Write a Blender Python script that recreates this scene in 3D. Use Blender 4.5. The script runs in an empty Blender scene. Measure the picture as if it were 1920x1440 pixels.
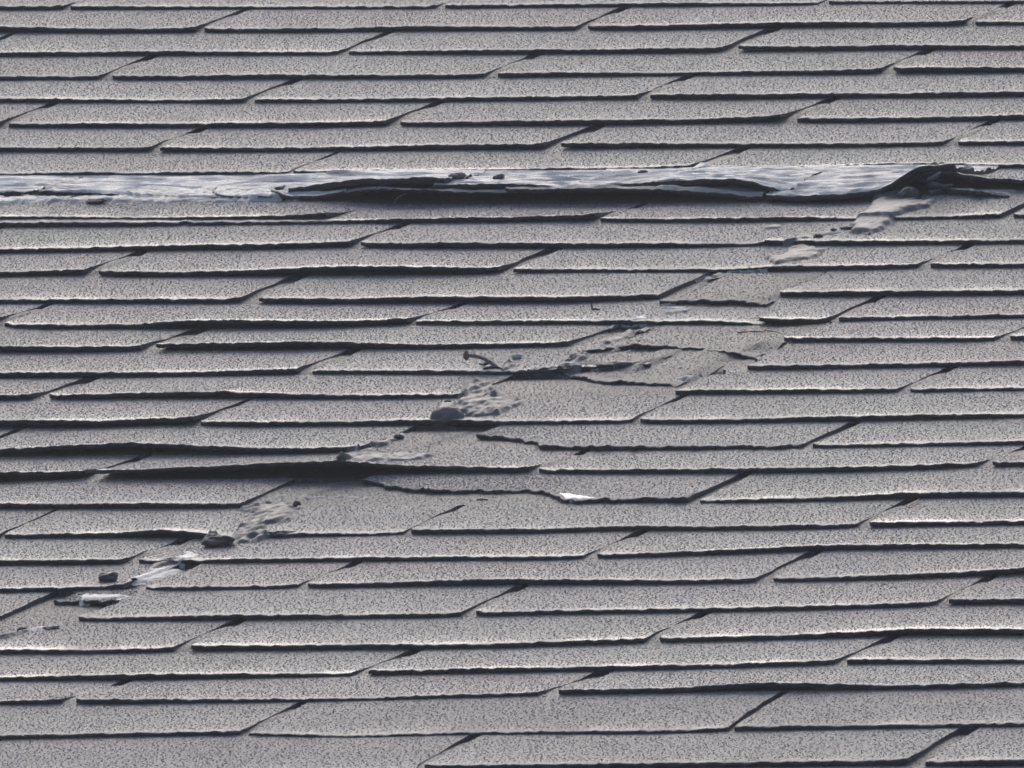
import bpy, math
import numpy as np
from mathutils import Matrix, Vector

# ------------------------------------------------------------------ camera, sky, sun, exposure
PITCH = math.radians(20.0)          # pitch of the roof
F_PX, DIST = 42432.3, 15.3496       # long telephoto lens (pixels of a 1920 px wide frame), metres to roof centre
GR, AZ, ROLL = 0.1359554, 0.2880214, -0.0499816
TAB, EXPO, U0 = 0.305, 0.127, 0.931478
CAM_HEIGHT = 1.62

ROT = Matrix.Rotation(PITCH, 4, 'X')
Fv = np.array([-math.sin(AZ) * math.cos(GR), math.cos(AZ) * math.cos(GR), -math.sin(GR)])
Rv = np.cross(Fv, [0, 0, 1.0]); Rv /= np.linalg.norm(Rv)
Uv = np.cross(Rv, Fv)
_c, _s = math.cos(ROLL), math.sin(ROLL)
Rv, Uv = _c * Rv + _s * Uv, -_s * Rv + _c * Uv
CAM = -DIST * Fv                    # camera in roof coordinates (X along eave, Y up the slope, Z off the roof)
ROOF_Z = CAM_HEIGHT - (ROT @ Vector(CAM))[2]
ROOFM = Matrix.Translation((0, 0, ROOF_Z)) @ ROT

scene = bpy.context.scene
cd = bpy.data.cameras.new('camera')
cam = bpy.data.objects.new('camera', cd)
scene.collection.objects.link(cam)
cd.sensor_width = 36.0
cd.lens = F_PX / 1920 * 36.0
cd.clip_start, cd.clip_end = 0.5, 3000
cl = Matrix(((Rv[0], Uv[0], -Fv[0], CAM[0]), (Rv[1], Uv[1], -Fv[1], CAM[1]), (Rv[2], Uv[2], -Fv[2], CAM[2]), (0, 0, 0, 1)))
cam.matrix_world = ROOFM @ cl
scene.camera = cam

SUN_EL, SUN_AZ = math.radians(33), math.radians(-18)   # azimuth from +Y (up the slope), negative to the left
world = bpy.data.worlds.new('World'); scene.world = world
world.use_nodes = True
wn = world.node_tree; wn.nodes.clear()
sky = wn.nodes.new('ShaderNodeTexSky'); sky.sky_type = 'NISHITA'; sky.sun_disc = False
sky.sun_elevation = SUN_EL; sky.sun_rotation = SUN_AZ
sky.air_density = 1.0; sky.dust_density = 3.6; sky.ozone_density = 1.0
bgn = wn.nodes.new('ShaderNodeBackground'); bgn.inputs['Strength'].default_value = 0.14
wo = wn.nodes.new('ShaderNodeOutputWorld')
wn.links.new(sky.outputs[0], bgn.inputs[0]); wn.links.new(bgn.outputs[0], wo.inputs[0])
sd = bpy.data.lights.new('sun', 'SUN'); sd.energy = 0.85; sd.angle = math.radians(28); sd.color = (0.93, 0.955, 1.0)
sun = bpy.data.objects.new('sun', sd); scene.collection.objects.link(sun)
sdir = Vector((math.sin(SUN_AZ) * math.cos(SUN_EL), math.cos(SUN_AZ) * math.cos(SUN_EL), math.sin(SUN_EL)))
sun.rotation_euler = sdir.to_track_quat('Z', 'Y').to_euler()
sun.location = (0, 0, 30)
vs = scene.view_settings
vs.view_transform = 'Standard'; vs.look = 'None'; vs.gamma = 1.0; vs.use_curve_mapping = False
vs.exposure = 0.22
scene.cycles.pixel_filter_type = 'BLACKMAN_HARRIS'; scene.cycles.filter_width = 1.75     # the slight softness of a long lens

rng = np.random.default_rng(7)

# ------------------------------------------------------------------ helpers
def ray(px, py):
    d = Fv + Rv * ((px - 960) / F_PX) - Uv * ((py - 720) / F_PX)
    return d

def at_slope(px, py, S):
    """Where the line of sight meets the cross-section of the roof at distance S up the slope: X, Z."""
    d = ray(px, py); t = (S - CAM[1]) / d[1]
    return CAM[0] + t * d[0], CAM[2] + t * d[2]

def at_height(px, py, Z):
    d = ray(px, py); t = (Z - CAM[2]) / d[2]
    return CAM[0] + t * d[0], CAM[1] + t * d[1]

def proj(P):
    Q = P - CAM; d = Q @ Fv
    return np.stack([960 + F_PX * (Q @ Rv) / d, 720 - F_PX * (Q @ Uv) / d], -1)

def noise1(x, scale, seed):
    """Smooth 1-D value noise in -1..1"""
    r = np.random.default_rng(seed)
    tab = r.uniform(-1, 1, 1024)
    u = np.asarray(x) / scale + 311.7
    i = np.floor(u).astype(int); f = u - i; f = f * f * (3 - 2 * f)
    return tab[i % 1024] * (1 - f) + tab[(i + 1) % 1024] * f

def noise2(x, y, scale, seed):
    r = np.random.default_rng(seed)
    tab = r.uniform(-1, 1, (256, 256))
    u = np.asarray(x) / scale + 511.3; v = np.asarray(y) / scale + 277.9
    i = np.floor(u).astype(int); j = np.floor(v).astype(int)
    f = u - i; g = v - j; f = f * f * (3 - 2 * f); g = g * g * (3 - 2 * g)
    T = lambda a, b: tab[a % 256, b % 256]
    return (T(i, j) * (1 - f) + T(i + 1, j) * f) * (1 - g) + (T(i, j + 1) * (1 - f) + T(i + 1, j + 1) * f) * g

# ------------------------------------------------------------------ materials
def newmat(name):
    m = bpy.data.materials.new(name); m.use_nodes = True
    nt = m.node_tree; nt.nodes.clear()
    out = nt.nodes.new('ShaderNodeOutputMaterial'); p = nt.nodes.new('ShaderNodeBsdfPrincipled')
    nt.links.new(p.outputs[0], out.inputs[0])
    return m, nt, p

def coords(nt, scale, rand=True):
    tc = nt.nodes.new('ShaderNodeTexCoord'); mp = nt.nodes.new('ShaderNodeMapping')
    mp.inputs['Scale'].default_value = scale
    nt.links.new(tc.outputs['Object'], mp.inputs['Vector'])
    if rand:
        oi = nt.nodes.new('ShaderNodeObjectInfo')
        ml = nt.nodes.new('ShaderNodeMath'); ml.operation = 'MULTIPLY'; ml.inputs[1].default_value = 37.0
        nt.links.new(oi.outputs['Random'], ml.inputs[0])
        nt.links.new(ml.outputs[0], mp.inputs['Location'])
    return mp.outputs[0]

def noise(nt, vec, scale, detail=2.0, rough=0.6):
    n = nt.nodes.new('ShaderNodeTexNoise'); n.inputs['Scale'].default_value = scale
    n.inputs['Detail'].default_value = detail; n.inputs['Roughness'].default_value = rough
    nt.links.new(vec, n.inputs['Vector'])
    return n

def ramp(nt, fac, stops):
    r = nt.nodes.new('ShaderNodeValToRGB')
    e = r.color_ramp.elements
    while len(e) < len(stops): e.new(0.5)
    for el, (p, c) in zip(e, stops):
        el.position = p; el.color = (c[0], c[1], c[2], 1) if len(c) == 3 else c
    nt.links.new(fac, r.inputs[0])
    return r.outputs[0]

def mix(nt, a, b, fac, mode='MIX'):
    m = nt.nodes.new('ShaderNodeMix'); m.data_type = 'RGBA'; m.blend_type = mode
    if isinstance(fac, float): m.inputs[0].default_value = fac
    else: nt.links.new(fac, m.inputs[0])
    for k, v in ((6, a), (7, b)):
        if isinstance(v, tuple): m.inputs[k].default_value = v
        else: nt.links.new(v, m.inputs[k])
    return m.outputs[2]

def bump(nt, p, h, dist, strength=1.0, prev=None):
    b = nt.nodes.new('ShaderNodeBump'); b.inputs['Distance'].default_value = dist
    b.inputs['Strength'].default_value = strength
    nt.links.new(h, b.inputs['Height'])
    if prev is not None: nt.links.new(prev, b.inputs['Normal'])
    nt.links.new(b.outputs[0], p.inputs['Normal'])
    return b.outputs[0]

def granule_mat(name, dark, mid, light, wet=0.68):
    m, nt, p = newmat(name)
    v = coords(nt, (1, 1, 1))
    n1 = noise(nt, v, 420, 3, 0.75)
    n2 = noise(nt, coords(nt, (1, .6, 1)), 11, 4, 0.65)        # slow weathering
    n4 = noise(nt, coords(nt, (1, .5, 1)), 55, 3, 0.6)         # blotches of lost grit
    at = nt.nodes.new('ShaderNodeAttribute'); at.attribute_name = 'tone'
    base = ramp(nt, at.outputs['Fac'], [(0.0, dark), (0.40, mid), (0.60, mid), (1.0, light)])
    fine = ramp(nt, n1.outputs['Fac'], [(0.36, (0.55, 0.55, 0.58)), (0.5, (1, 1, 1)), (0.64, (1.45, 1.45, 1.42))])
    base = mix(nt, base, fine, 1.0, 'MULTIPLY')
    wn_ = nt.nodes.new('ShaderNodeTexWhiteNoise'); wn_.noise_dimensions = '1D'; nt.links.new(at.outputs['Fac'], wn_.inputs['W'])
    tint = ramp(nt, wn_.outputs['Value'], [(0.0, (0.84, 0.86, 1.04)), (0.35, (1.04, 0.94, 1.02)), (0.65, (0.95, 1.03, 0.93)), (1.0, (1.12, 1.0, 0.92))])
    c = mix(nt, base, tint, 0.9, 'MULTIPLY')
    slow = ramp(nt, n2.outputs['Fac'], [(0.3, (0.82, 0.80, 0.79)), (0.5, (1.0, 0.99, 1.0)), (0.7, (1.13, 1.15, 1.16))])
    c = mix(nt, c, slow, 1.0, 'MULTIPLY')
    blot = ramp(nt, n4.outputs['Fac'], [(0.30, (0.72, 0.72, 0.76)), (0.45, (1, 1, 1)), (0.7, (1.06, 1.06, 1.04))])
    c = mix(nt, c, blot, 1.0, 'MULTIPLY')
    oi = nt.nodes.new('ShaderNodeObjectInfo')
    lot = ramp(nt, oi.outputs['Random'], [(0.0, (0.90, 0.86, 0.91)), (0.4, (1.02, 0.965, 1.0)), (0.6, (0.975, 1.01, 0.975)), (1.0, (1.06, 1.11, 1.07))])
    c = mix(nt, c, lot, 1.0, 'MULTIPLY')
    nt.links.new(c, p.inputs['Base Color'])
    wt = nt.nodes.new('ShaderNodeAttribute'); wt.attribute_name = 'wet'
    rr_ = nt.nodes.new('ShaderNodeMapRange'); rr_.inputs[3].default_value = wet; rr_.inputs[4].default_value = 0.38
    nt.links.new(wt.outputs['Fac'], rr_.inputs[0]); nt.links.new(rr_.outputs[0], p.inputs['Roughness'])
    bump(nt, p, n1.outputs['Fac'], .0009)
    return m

M_GRAN = granule_mat('grey_granules', (0.052, 0.053, 0.066), (0.149, 0.153, 0.169), (0.40, 0.41, 0.435))
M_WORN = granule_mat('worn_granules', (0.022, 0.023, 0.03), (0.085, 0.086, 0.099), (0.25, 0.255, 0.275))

def asphalt_mat():
    m, nt, p = newmat('black_asphalt_edge')
    v = coords(nt, (1, 1, 1))
    n = noise(nt, v, 380, 3, 0.6)
    c = ramp(nt, n.outputs['Fac'], [(0.35, (0.028, 0.027, 0.036)), (0.62, (0.05, 0.048, 0.062)), (0.8, (0.11, 0.105, 0.12))])
    nt.links.new(c, p.inputs['Base Color']); p.inputs['Roughness'].default_value = 0.75
    bump(nt, p, n.outputs['Fac'], 0.0008)
    return m
M_EDGE = asphalt_mat()

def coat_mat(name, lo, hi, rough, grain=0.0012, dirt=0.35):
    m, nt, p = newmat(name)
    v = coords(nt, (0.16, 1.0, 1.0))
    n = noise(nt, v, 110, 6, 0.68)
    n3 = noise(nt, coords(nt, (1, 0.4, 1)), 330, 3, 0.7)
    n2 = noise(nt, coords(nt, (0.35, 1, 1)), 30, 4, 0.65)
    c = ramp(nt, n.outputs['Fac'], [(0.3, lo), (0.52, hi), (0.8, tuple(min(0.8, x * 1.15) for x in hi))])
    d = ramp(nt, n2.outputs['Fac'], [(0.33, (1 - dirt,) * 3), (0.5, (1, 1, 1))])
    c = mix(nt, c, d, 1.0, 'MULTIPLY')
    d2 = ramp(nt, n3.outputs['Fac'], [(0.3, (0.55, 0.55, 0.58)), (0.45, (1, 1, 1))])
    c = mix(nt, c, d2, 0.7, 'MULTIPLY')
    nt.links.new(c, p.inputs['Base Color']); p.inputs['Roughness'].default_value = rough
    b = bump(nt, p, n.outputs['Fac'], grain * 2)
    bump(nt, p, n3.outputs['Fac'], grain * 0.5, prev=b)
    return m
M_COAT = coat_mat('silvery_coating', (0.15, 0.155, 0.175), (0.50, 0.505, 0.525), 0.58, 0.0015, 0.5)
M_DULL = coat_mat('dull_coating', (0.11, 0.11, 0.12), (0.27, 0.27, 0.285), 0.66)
M_DULLG = granule_mat('silvery_granules', (0.06, 0.06, 0.07), (0.24, 0.24, 0.25), (0.5, 0.5, 0.5))
M_PALE = coat_mat('pale_cement', (0.33, 0.33, 0.345), (0.45, 0.45, 0.465), 0.6, 0.0005, 0.15)

M_WHITE = coat_mat('white_bare_spot', (0.6, 0.6, 0.61), (0.75, 0.75, 0.76), 0.5, 0.0003, 0.05)
def tar_mat(name, col, rough, grit=0.3):
    m, nt, p = newmat(name)
    n = noise(nt, coords(nt, (1, 0.5, 1)), 260, 4, 0.6)
    n2 = noise(nt, coords(nt, (1, 0.6, 1)), 45, 3, 0.55)
    c = ramp(nt, n.outputs['Fac'], [(0.32, tuple(x * (1 - grit) for x in col)), (0.5, col), (0.8, tuple(x * 1.2 for x in col))])
    c2 = ramp(nt, n2.outputs['Fac'], [(0.3, (0.8, 0.82, 0.86)), (0.7, (1.1, 1.1, 1.1))])
    c = mix(nt, c, c2, 1.0, 'MULTIPLY')
    nt.links.new(c, p.inputs['Base Color']); p.inputs['Roughness'].default_value = rough
    b = bump(nt, p, n2.outputs['Fac'], 0.003)
    bump(nt, p, n.outputs['Fac'], 0.0005, prev=b)
    return m
M_TAR = tar_mat('grey_roof_cement', (0.095, 0.097, 0.108), 0.66)
M_TAR2 = tar_mat('pale_tar', (0.17, 0.17, 0.18), 0.6)
M_TARD = tar_mat('dark_roof_cement', (0.05, 0.053, 0.056), 0.62)

def plain_mat(name, col, rough, scale=300, var=0.4, metal=0.0):
    m, nt, p = newmat(name)
    n = noise(nt, coords(nt, (1, 1, 1)), scale, 4, 0.6)
    c = ramp(nt, n.outputs['Fac'], [(0.35, tuple(x * (1 - var) for x in col)), (0.65, tuple(min(1, x * (1 + var)) for x in col))])
    nt.links.new(c, p.inputs['Base Color']); p.inputs['Roughness'].default_value = rough
    p.inputs['Metallic'].default_value = metal
    bump(nt, p, n.outputs['Fac'], 0.0003)
    return m
M_RUST = plain_mat('rusty_nail_head', (0.17, 0.10, 0.08), 0.75, 700, 0.5)
M_STEEL = plain_mat('dull_nail_shank', (0.26, 0.23, 0.24), 0.4, 500, 0.35, 0.3)
M_NEEDLE = plain_mat('orange_pine_needle', (0.42, 0.17, 0.08), 0.6)
M_REDN = plain_mat('reddish_stem', (0.24, 0.12, 0.10), 0.7)
M_TWIG = plain_mat('dark_twig', (0.035, 0.03, 0.035), 0.7)
M_FELT = plain_mat('black_felt', (0.03, 0.03, 0.032), 0.9, 60)
M_GROUND = plain_mat('lawn_ground', (0.05, 0.07, 0.03), 0.9, 3)

# ------------------------------------------------------------------ mesh building
COL = scene.collection
def link_mesh(name, V, Fc, mats, mi=None, parent=None, smooth=None, matrix=None, centre=True):
    V = np.asarray(V, float)
    c = V.mean(0) if centre else np.zeros(3)
    me = bpy.data.meshes.new(name)
    Fc = np.asarray(Fc, np.int32)
    me.vertices.add(len(V)); me.vertices.foreach_set('co', (V - c).ravel())
    k = Fc.shape[1]
    me.loops.add(Fc.size); me.loops.foreach_set('vertex_index', Fc.ravel())
    me.polygons.add(len(Fc)); me.polygons.foreach_set('loop_start', np.arange(len(Fc), dtype=np.int32) * k)
    if smooth is None: smooth = np.ones(len(Fc), bool)
    me.polygons.foreach_set('use_smooth', smooth)
    for m in mats: me.materials.append(m)
    if mi is not None: me.polygons.foreach_set('material_index', np.asarray(mi, np.int32))
    me.update(calc_edges=True)
    o = bpy.data.objects.new(name, me); COL.objects.link(o)
    if parent is not None:
        o.parent = parent; o.location = c
    else:
        o.matrix_world = ROOFM @ Matrix.Translation(Vector(c))
    return o

def grid_faces(nr, nc, off=0, flip=False):
    i, j = np.meshgrid(np.arange(nr - 1), np.arange(nc - 1), indexing='ij')
    a = (i * nc + j).ravel() + off
    q = np.stack([a, a + 1, a + nc + 1, a + nc], -1)
    return q[:, ::-1] if flip else q

# ------------------------------------------------------------------ setting: ground and roof deck
g = 400.0
me = bpy.data.meshes.new('ground'); me.from_pydata([(-g, -g, 0), (g, -g, 0), (g, g, 0), (-g, g, 0)], [], [(0, 1, 2, 3)])
me.materials.append(M_GROUND); ground = bpy.data.objects.new('ground', me); COL.objects.link(ground)
ground['kind'] = 'structure'

# ------------------------------------------------------------------ courses, top to bottom.  Each piece: (x, y of lip, y of foot) along its lower edge
# read off the photograph; kind: n = whole tab, t = torn lip lying on what is below, o = overlay on top of the course
C = {}
def course(r, *segs): C[r] = list(segs)
def N(*a, **k): return dict(kind='n', p=np.array(a, float).reshape(-1, 3), **k)
def TORN(*a, **k):
    p = np.array(a, float).reshape(-1, 3)
    if k.get('mat') == 'worn': p[:, 1] -= 3.4 * np.sin(np.linspace(.15, 1, len(p)) * 2.9)
    return dict(kind='t', p=p, **k)
def OVER(*a, **k): return dict(kind='o', p=np.array(a, float).reshape(-1, 3), **k)

course(1, N(-60,11.5,20, 117,11.5,19.5), N(131,11.5,19, 350,11.5,18.5, 650,11.5,17.5, 814,12,18), N(831,9,17, 970,8.6,15.5, 1260,5,13, 1400,5.5,12, 1533,5,11), N(1553,2.5,8, 1900,1,7.5, 2000,1,7.5))
course(2, N(-60,49,62, 0,49,62, 170,53,63, 280,53,63, 363,51,61), N(381,53,62.5, 520,53,62, 650,52,61, 770,48,59, 950,49.5,58.5, 1077,49,58), N(1101,48.5,58, 1285,46,57, 1450,41,53, 1650,40.5,51.5, 1775,39.5,50, 1804,38,49), N(1826,40.5,48, 1920,40,48, 2000,40,48))
course(3, N(-60,98,107, 0,98,107, 310,95.5,105, 480,97,105, 632,97,104), N(652,96,103, 970,93,103, 1285,90,100.5, 1353,89,99), N(1384,86,98, 1500,86,97, 1700,84,94.5, 1920,85,94, 2000,85,94))
course(4, N(-60,143,152, 0,143,151, 184,142.5,150.5), N(208,142,151, 340,142.5,151, 510,138.5,149, 650,140,149.5, 780,140,149, 905,138.5,148), N(931,138,147, 1000,136,145.5, 1285,135.5,143, 1500,132,141.6, 1646,129,140), N(1672,127,139, 1750,126,139, 1920,126,137, 2000,126,136))
course(5, N(-60,184,193, 0,184,193, 300,187,194, 454,185,194), N(478,186,194, 660,185,193, 820,183,192, 975,180.5,190, 1100,179.5,188, 1194,178,187), N(1218,178,188.5, 1260,177,187.5, 1400,176,187, 1570,174.6,185, 1720,174,184.5, 1920,171,182, 2000,170,181))
course(6, N(-60,230,240, -4,230,239), N(17,231.5,240.5, 190,231,241, 345,231,241, 650,228.6,239.6, 722,225,236.5), N(747,229,238, 900,227,237.5, 1077,224.5,236.5, 1285,223,234, 1330,222,233, 1450,216,230, 1463,215,227), N(1492,221,232, 1700,220,230, 1920,215,226, 2000,214,225))
course(7, N(-60,276,286, 0,276,286, 275,276,285.5), N(298,276.5,287, 480,277,286, 650,275,284.6, 830,271,282, 1007,269.5,281.5, 1019,268,280), N(1050,268,280.5, 1285,268,278.5, 1500,269,278, 1768,266,275), N(1793,265,273, 1920,264,273, 2000,264,273))
course(8, N(-60,325,329, 80,324,329, 130,323,330, 195,322,329, 215,324,327, 236,324,329, 300,324,329, 345,322,329, 430,321,328, 537,322,327.5), N(547,320,324, 640,319.5,323, 800,318.5,322, 940,317,323, 1080,314.5,321, 1200,313,320, 1290,309,318), N(1322,312,317, 1400,312,316, 1500,313,317, 1600,309,316, 1650,306,314, 1775,306,313, 1827,308,316, 1920,308,316, 2000,308,316))
course(9, N(-60,359,368, 0,359,368, 62,358,366, mat='coat'),
    N(66,359,368, 150,360,367, 200,361,366.5, 245,364,368, 300,370,373.5, 400,371,376, 480,370,377, 560,366,377, 612,364,376, 638,360,377, mat='coat'),
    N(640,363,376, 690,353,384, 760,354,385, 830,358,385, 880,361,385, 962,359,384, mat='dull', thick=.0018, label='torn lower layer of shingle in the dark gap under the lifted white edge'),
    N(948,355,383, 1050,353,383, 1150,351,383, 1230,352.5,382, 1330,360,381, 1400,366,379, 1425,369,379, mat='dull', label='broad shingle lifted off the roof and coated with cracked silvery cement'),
    N(1432,367,381, 1480,368,384, 1560,363,384, 1600,361,383, 1640,356,381, 1655,350,379, 1672,344,377, 1682,338,376, 1691,328,374, 1700,319,372, 1722,311,369, 1786,307,360, mat='coat', thick=.0035, zt=.002, label='bright silvery shingle sagging between the dark gap and the tar lump'),
    N(1790,322,351, 1800,325,353, 1850,332,355, 1920,337,357, 2000,342,362, mat='dullg', label='curled shingle at the right end of the silvery strip, black gap beneath'),
    OVER(540,353,357, 560,350,354, 590,345,350, 625,343,348, 640,340,352, 648,336,376, 662,334,380, 700,333,382, 760,332,383, 815,331,382, 834,334,380, mat='coat', dS=.016, zt=.0015, thick=.0042, label='thick white upper layer lifted highest over the black gap'),
    OVER(812,344,350, 900,343.5,353, 950,345,352, 1000,347,352, 1072,350.5,353, mat='coat', dS=.010, zt=.001, thick=.003, label='thin pale layer right of the thick white lifted one'),
    OVER(1060,350,353, 1150,346,350, 1200,343,348, 1290,336,346, 1350,334.5,345, 1395,335,346, 1415,341,348, 1440,350,354, 1482,359,361, mat='coat', dS=.016, zt=.0015, thick=.0035, label='white layer with an arched shadowed ledge left of the brightest sag'))
course(10, N(-60,417,427, 0,417,427, 200,416,426, 345,416,424), N(352,415.5,423.5, 500,415,422, 660,412,420, 840,408,419, 1000,405,417, 1094,402,415, 1110,401,413), N(1125,409,417.6, 1270,409.5,418, 1400,407,418, 1470,405,416, 1590,408,414, 1690,407,413, 1780,406,412, 1875,400,409.5), N(1897,402,409, 1920,402,409, 2000,402,409),
    OVER(-60,406,414, 0,406,414, 180,407,413, 345,406.5,412, 520,404,411, 590,400,410, 612,397,409, dS=.014, label='extra shingle layer laid over the course, ending in a slanted joint'),
    TORN(1752,357,363, 1770,354,366, 1800,353,369, 1830,357,371, 1870,364,371.5, 1893,369,372, mat='dull', label='cement coated scrap over a dark crevice right of the tar lump'))
course(11, N(-60,467,477, 0,467,476, 340,459,470, 500,457,469, 620,453,465, 652,452,462), N(676,454,464, 700,455,467, 974,455,467, 1280,456,465.5, 1415,456.5,463.5, 1430,453,461), N(1434,450,460, 1518,451,461.5, 1700,451.5,460.5, 1920,449.5,458, 2000,449,457))
course(12, N(-60,512,522, 0,510,520, 100,507,518, 155,504.5,513), N(184,508,519.5, 206,508.6,521, 345,510,520, 500,505,519, 620,499,518, 700,498.5,517, 905,502,516, 931,501,513), N(962,503.5,512, 1280,504.5,511, 1345,505,511, 1400,503,511, 1436,501,511, 1445,497,508, 1480,498,508, 1550,497.5,507.5, 1718,496,504.5), N(1742,495,503.5, 1920,494,503, 2000,493,502))
course(13, N(-60,561,571, 0,560.6,570, 430,559.5,570, 445,559,568), N(481,558.5,570, 500,558.5,571, 650,560,571, 767,556,570, 1060,556,570, 1235,552,561),
    N(1468,547,558, 1650,545.5,556.5, 1920,543,554, 2000,542,553, rag='l'),
    TORN(1238,566,572, 1300,566,573.5, 1380,567,574.5, 1410,569,576, 1438,573,577, mat='worn', label='thin torn strip of shingle left on the bare patch near the upper smear'))
course(14, N(-60,598,608, -18,598,606), N(2,607.5,618, 240,608,618, 340,600,617, 380,599,618, 640,601,616, 750,597,609, 760,596,606), N(780,601,610, 1160,600,609, 1225,603,610, 1341,600,607, 1413,606,612, 1455,612,618, rag='r'), N(1425,596.5,604, 1548,597,604, rag='l'), N(1572,595,602.5, 1750,592,600, 1920,589,597, 2000,588,596))
course(15, N(-60,648,662, 0,648,662.6, 240,649,661, 258,647,659), N(294,644.5,658, 310,645,659, 550,638.6,657.5, 640,640,655.5, 770,645.5,656, 900,644,654, 1060,641,650.5),
    N(1470,632,643, 1550,632,642, 1865,632,641, rag='l'), N(1890,629,638.6, 1920,629,638, 2000,629,638),
    TORN(1092,659,663, 1126,656,661.5, 1186,649,657.5, 1222,651,659, 1305,654,660.5, 1341,660,666, 1401,668,673, 1413,671,674, mat='worn', label='long arched torn strip of shingle in the middle of the bare patch'))
course(16, N(-60,699,710, 0,698.5,710, 340,697,707, 540,691,703, 552,690,701), N(582,695,703.5, 655,693.5,702, 940,695,703.5, 1020,694,703, 1045,690,702, 1077,688,700, 1130,687,699, 1165,686,697, 1205,683,690, rag='r'),
    N(1391,686,695.5, 1600,682,692, 1920,675.5,686, 2000,674,684, rag='l'),
    TORN(1060,704,708, 1087,709,714, 1127,717,721.5, 1173,717,722, 1240,719.5,724, 1268,724,727, mat='worn', label='lowest thin torn strip of shingle, right of the bent nail'))
course(17, N(-60,740,752, 53,740,751), N(86,740,750.5, 420,733,747.6, 640,740,750, 864,739,747), N(1266,731,741, 1681,729,737, rag='l'), N(1706,729.5,736.5, 1920,726,733, 2000,725,732))
course(18, N(-60,786,804, 0,787,804, 180,788,804, 345,782,796.5, 360,781,794), N(374,791,801.6, 655,790,799.5, 795,786,798, 860,786.5,798, 940,789,797.5, 1180,787,794.5), N(1198,786.5,795, 1270,787,796, 1600,780,791, 1920,775,784, 2000,774,782))
course(19, N(-60,843,859, 0,841.5,857.6, 160,833,855, 240,829,854, 345,833.6,854, 515,840.5,853, 640,838,850, 676,836,848),
    TORN(893,815,820, 960,820,825, 1003,828,833, 1015,833,841, 1030,836,846, 1285,835.5,845, 1498,835,842, foot=True), N(1524,834,841, 1700,831,838.5, 1920,827,834.6, 2000,826,833))
course(20, N(-60,886,907, 0,885,906, 155,882,897), N(180,880.5,900, 206,880,900.6, 360,874,899, 520,866,897, 650,863,897, 680,866,894, 733,872,890, 989,876,887), N(1008,880,889.6, 1280,878.5,889, 1560,876,887, 1829,868,878), N(1858,866,876.6, 1920,865,875, 2000,864,874))
course(21, N(-60,943,956, 0,943.6,955.6, 447,943.6,954),
    TORN(690,897,902, 700,904,909, 733,911,917, 800,917,923, 900,919,924, 985,918,923, 1025,923,928, 1045,931,937, 1057,937,945, 1288,932,943, foot=True), N(1314,938,945, 1600,930,940, 1700,923,935, 1920,920.6,933, 2000,920,932))
course(22, N(-60,1002,1011, -6,1002,1011), N(4,1002,1010.6, 240,998.6,1009, 254,994,1009, 310,993,1010, 375,998,1010, 440,1006,1014, 480,1004,1010, 500,1000,1007.5, 660,1000,1006.5, 755,997,1003), N(770,993,1003, 1000,991,1001, 1185,985,995, 1280,986,996, 1500,984.5,994, 1602,983,991), N(1627,980,990, 1920,975.6,985, 2000,975,984))
course(23, N(-60,1050,1061, 0,1049.6,1061, 227,1048.6,1059), N(255,1050,1057, 330,1051,1057, 365,1049.6,1057, 650,1045,1054, 1092,1041.7,1049.8), N(1117,1040,1048, 1285,1034,1043.5, 1570,1020,1032, 1920,1019,1028, 2000,1019,1028))
course(24, N(-60,1105,1113, 0,1103.6,1112, 172,1100,1109, 190,1100,1105, 228,1093,1098), N(270,1101,1109, 553,1096.7,1104), N(575,1094,1104.6, 650,1093,1103, 940,1084.7,1097.7, 1285,1088,1096.7, 1416,1085,1093), N(1445,1084.7,1093, 1700,1077,1087, 1920,1064,1078, 2000,1062,1076))
course(25, N(-60,1160,1169, -12,1160,1168), N(155,1158.6,1166, 410,1153,1164, 650,1152.5,1161, 862,1150,1158.6, rag='l'), N(889,1147,1156, 1280,1140.7,1149.5, 1600,1134,1143, 1750,1127.7,1137.5), N(1778,1124,1134.5, 1920,1122.5,1134.5, 2000,1122,1134),
    TORN(100,1129,1133, 160,1130.5,1135, 220,1127,1131, mat='worn', label='small torn scrap of shingle below the pale cement at the left'))
course(26, N(-60,1217,1227, 0,1217,1227, 180,1218,1227, 310,1215,1224, 324,1213.5,1222), N(354,1210,1222, 650,1208.5,1219.5, 900,1207,1217, 1205,1197,1207.5), N(1233,1196,1205.7, 1500,1189.5,1200, 1700,1179,1193, 1920,1179,1193, 2000,1179,1193))
course(27, N(-60,1271,1280, 0,1269.6,1278, 275,1263.5,1275.5, 650,1262,1269, 659,1260,1267.5), N(687,1257,1267, 1000,1251,1261, 1280,1246.5,1256, 1560,1237.7,1247.5), N(1587,1236,1246, 1920,1235,1244.5, 2000,1235,1244))
course(28, N(-60,1315,1323, 0,1314,1322.6, 111,1311,1320), N(137,1310.5,1322, 640,1309.5,1315.5, 1009,1297,1304.7), N(1046,1293.7,1304, 1280,1289,1300, 1430,1278,1296, 1640,1284,1295, 1920,1279,1289, 2000,1278,1288))
course(29, N(-60,1380,1388, 0,1378.6,1387, 448,1370.7,1378.6), N(467,1374,1380, 640,1379.6,1384, 900,1373,1377.5, 1280,1369,1376.5, 1360,1364.5,1371), N(1377,1362.5,1371.5, 1920,1355.6,1363, 2000,1355,1362))
course(30, N(-60,1452,1460, 770,1443,1450), N(795,1435,1444, 1280,1430,1441, 1697,1424,1436), N(1735,1427,1438.5, 1920,1424,1437, 2000,1424,1437))

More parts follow.
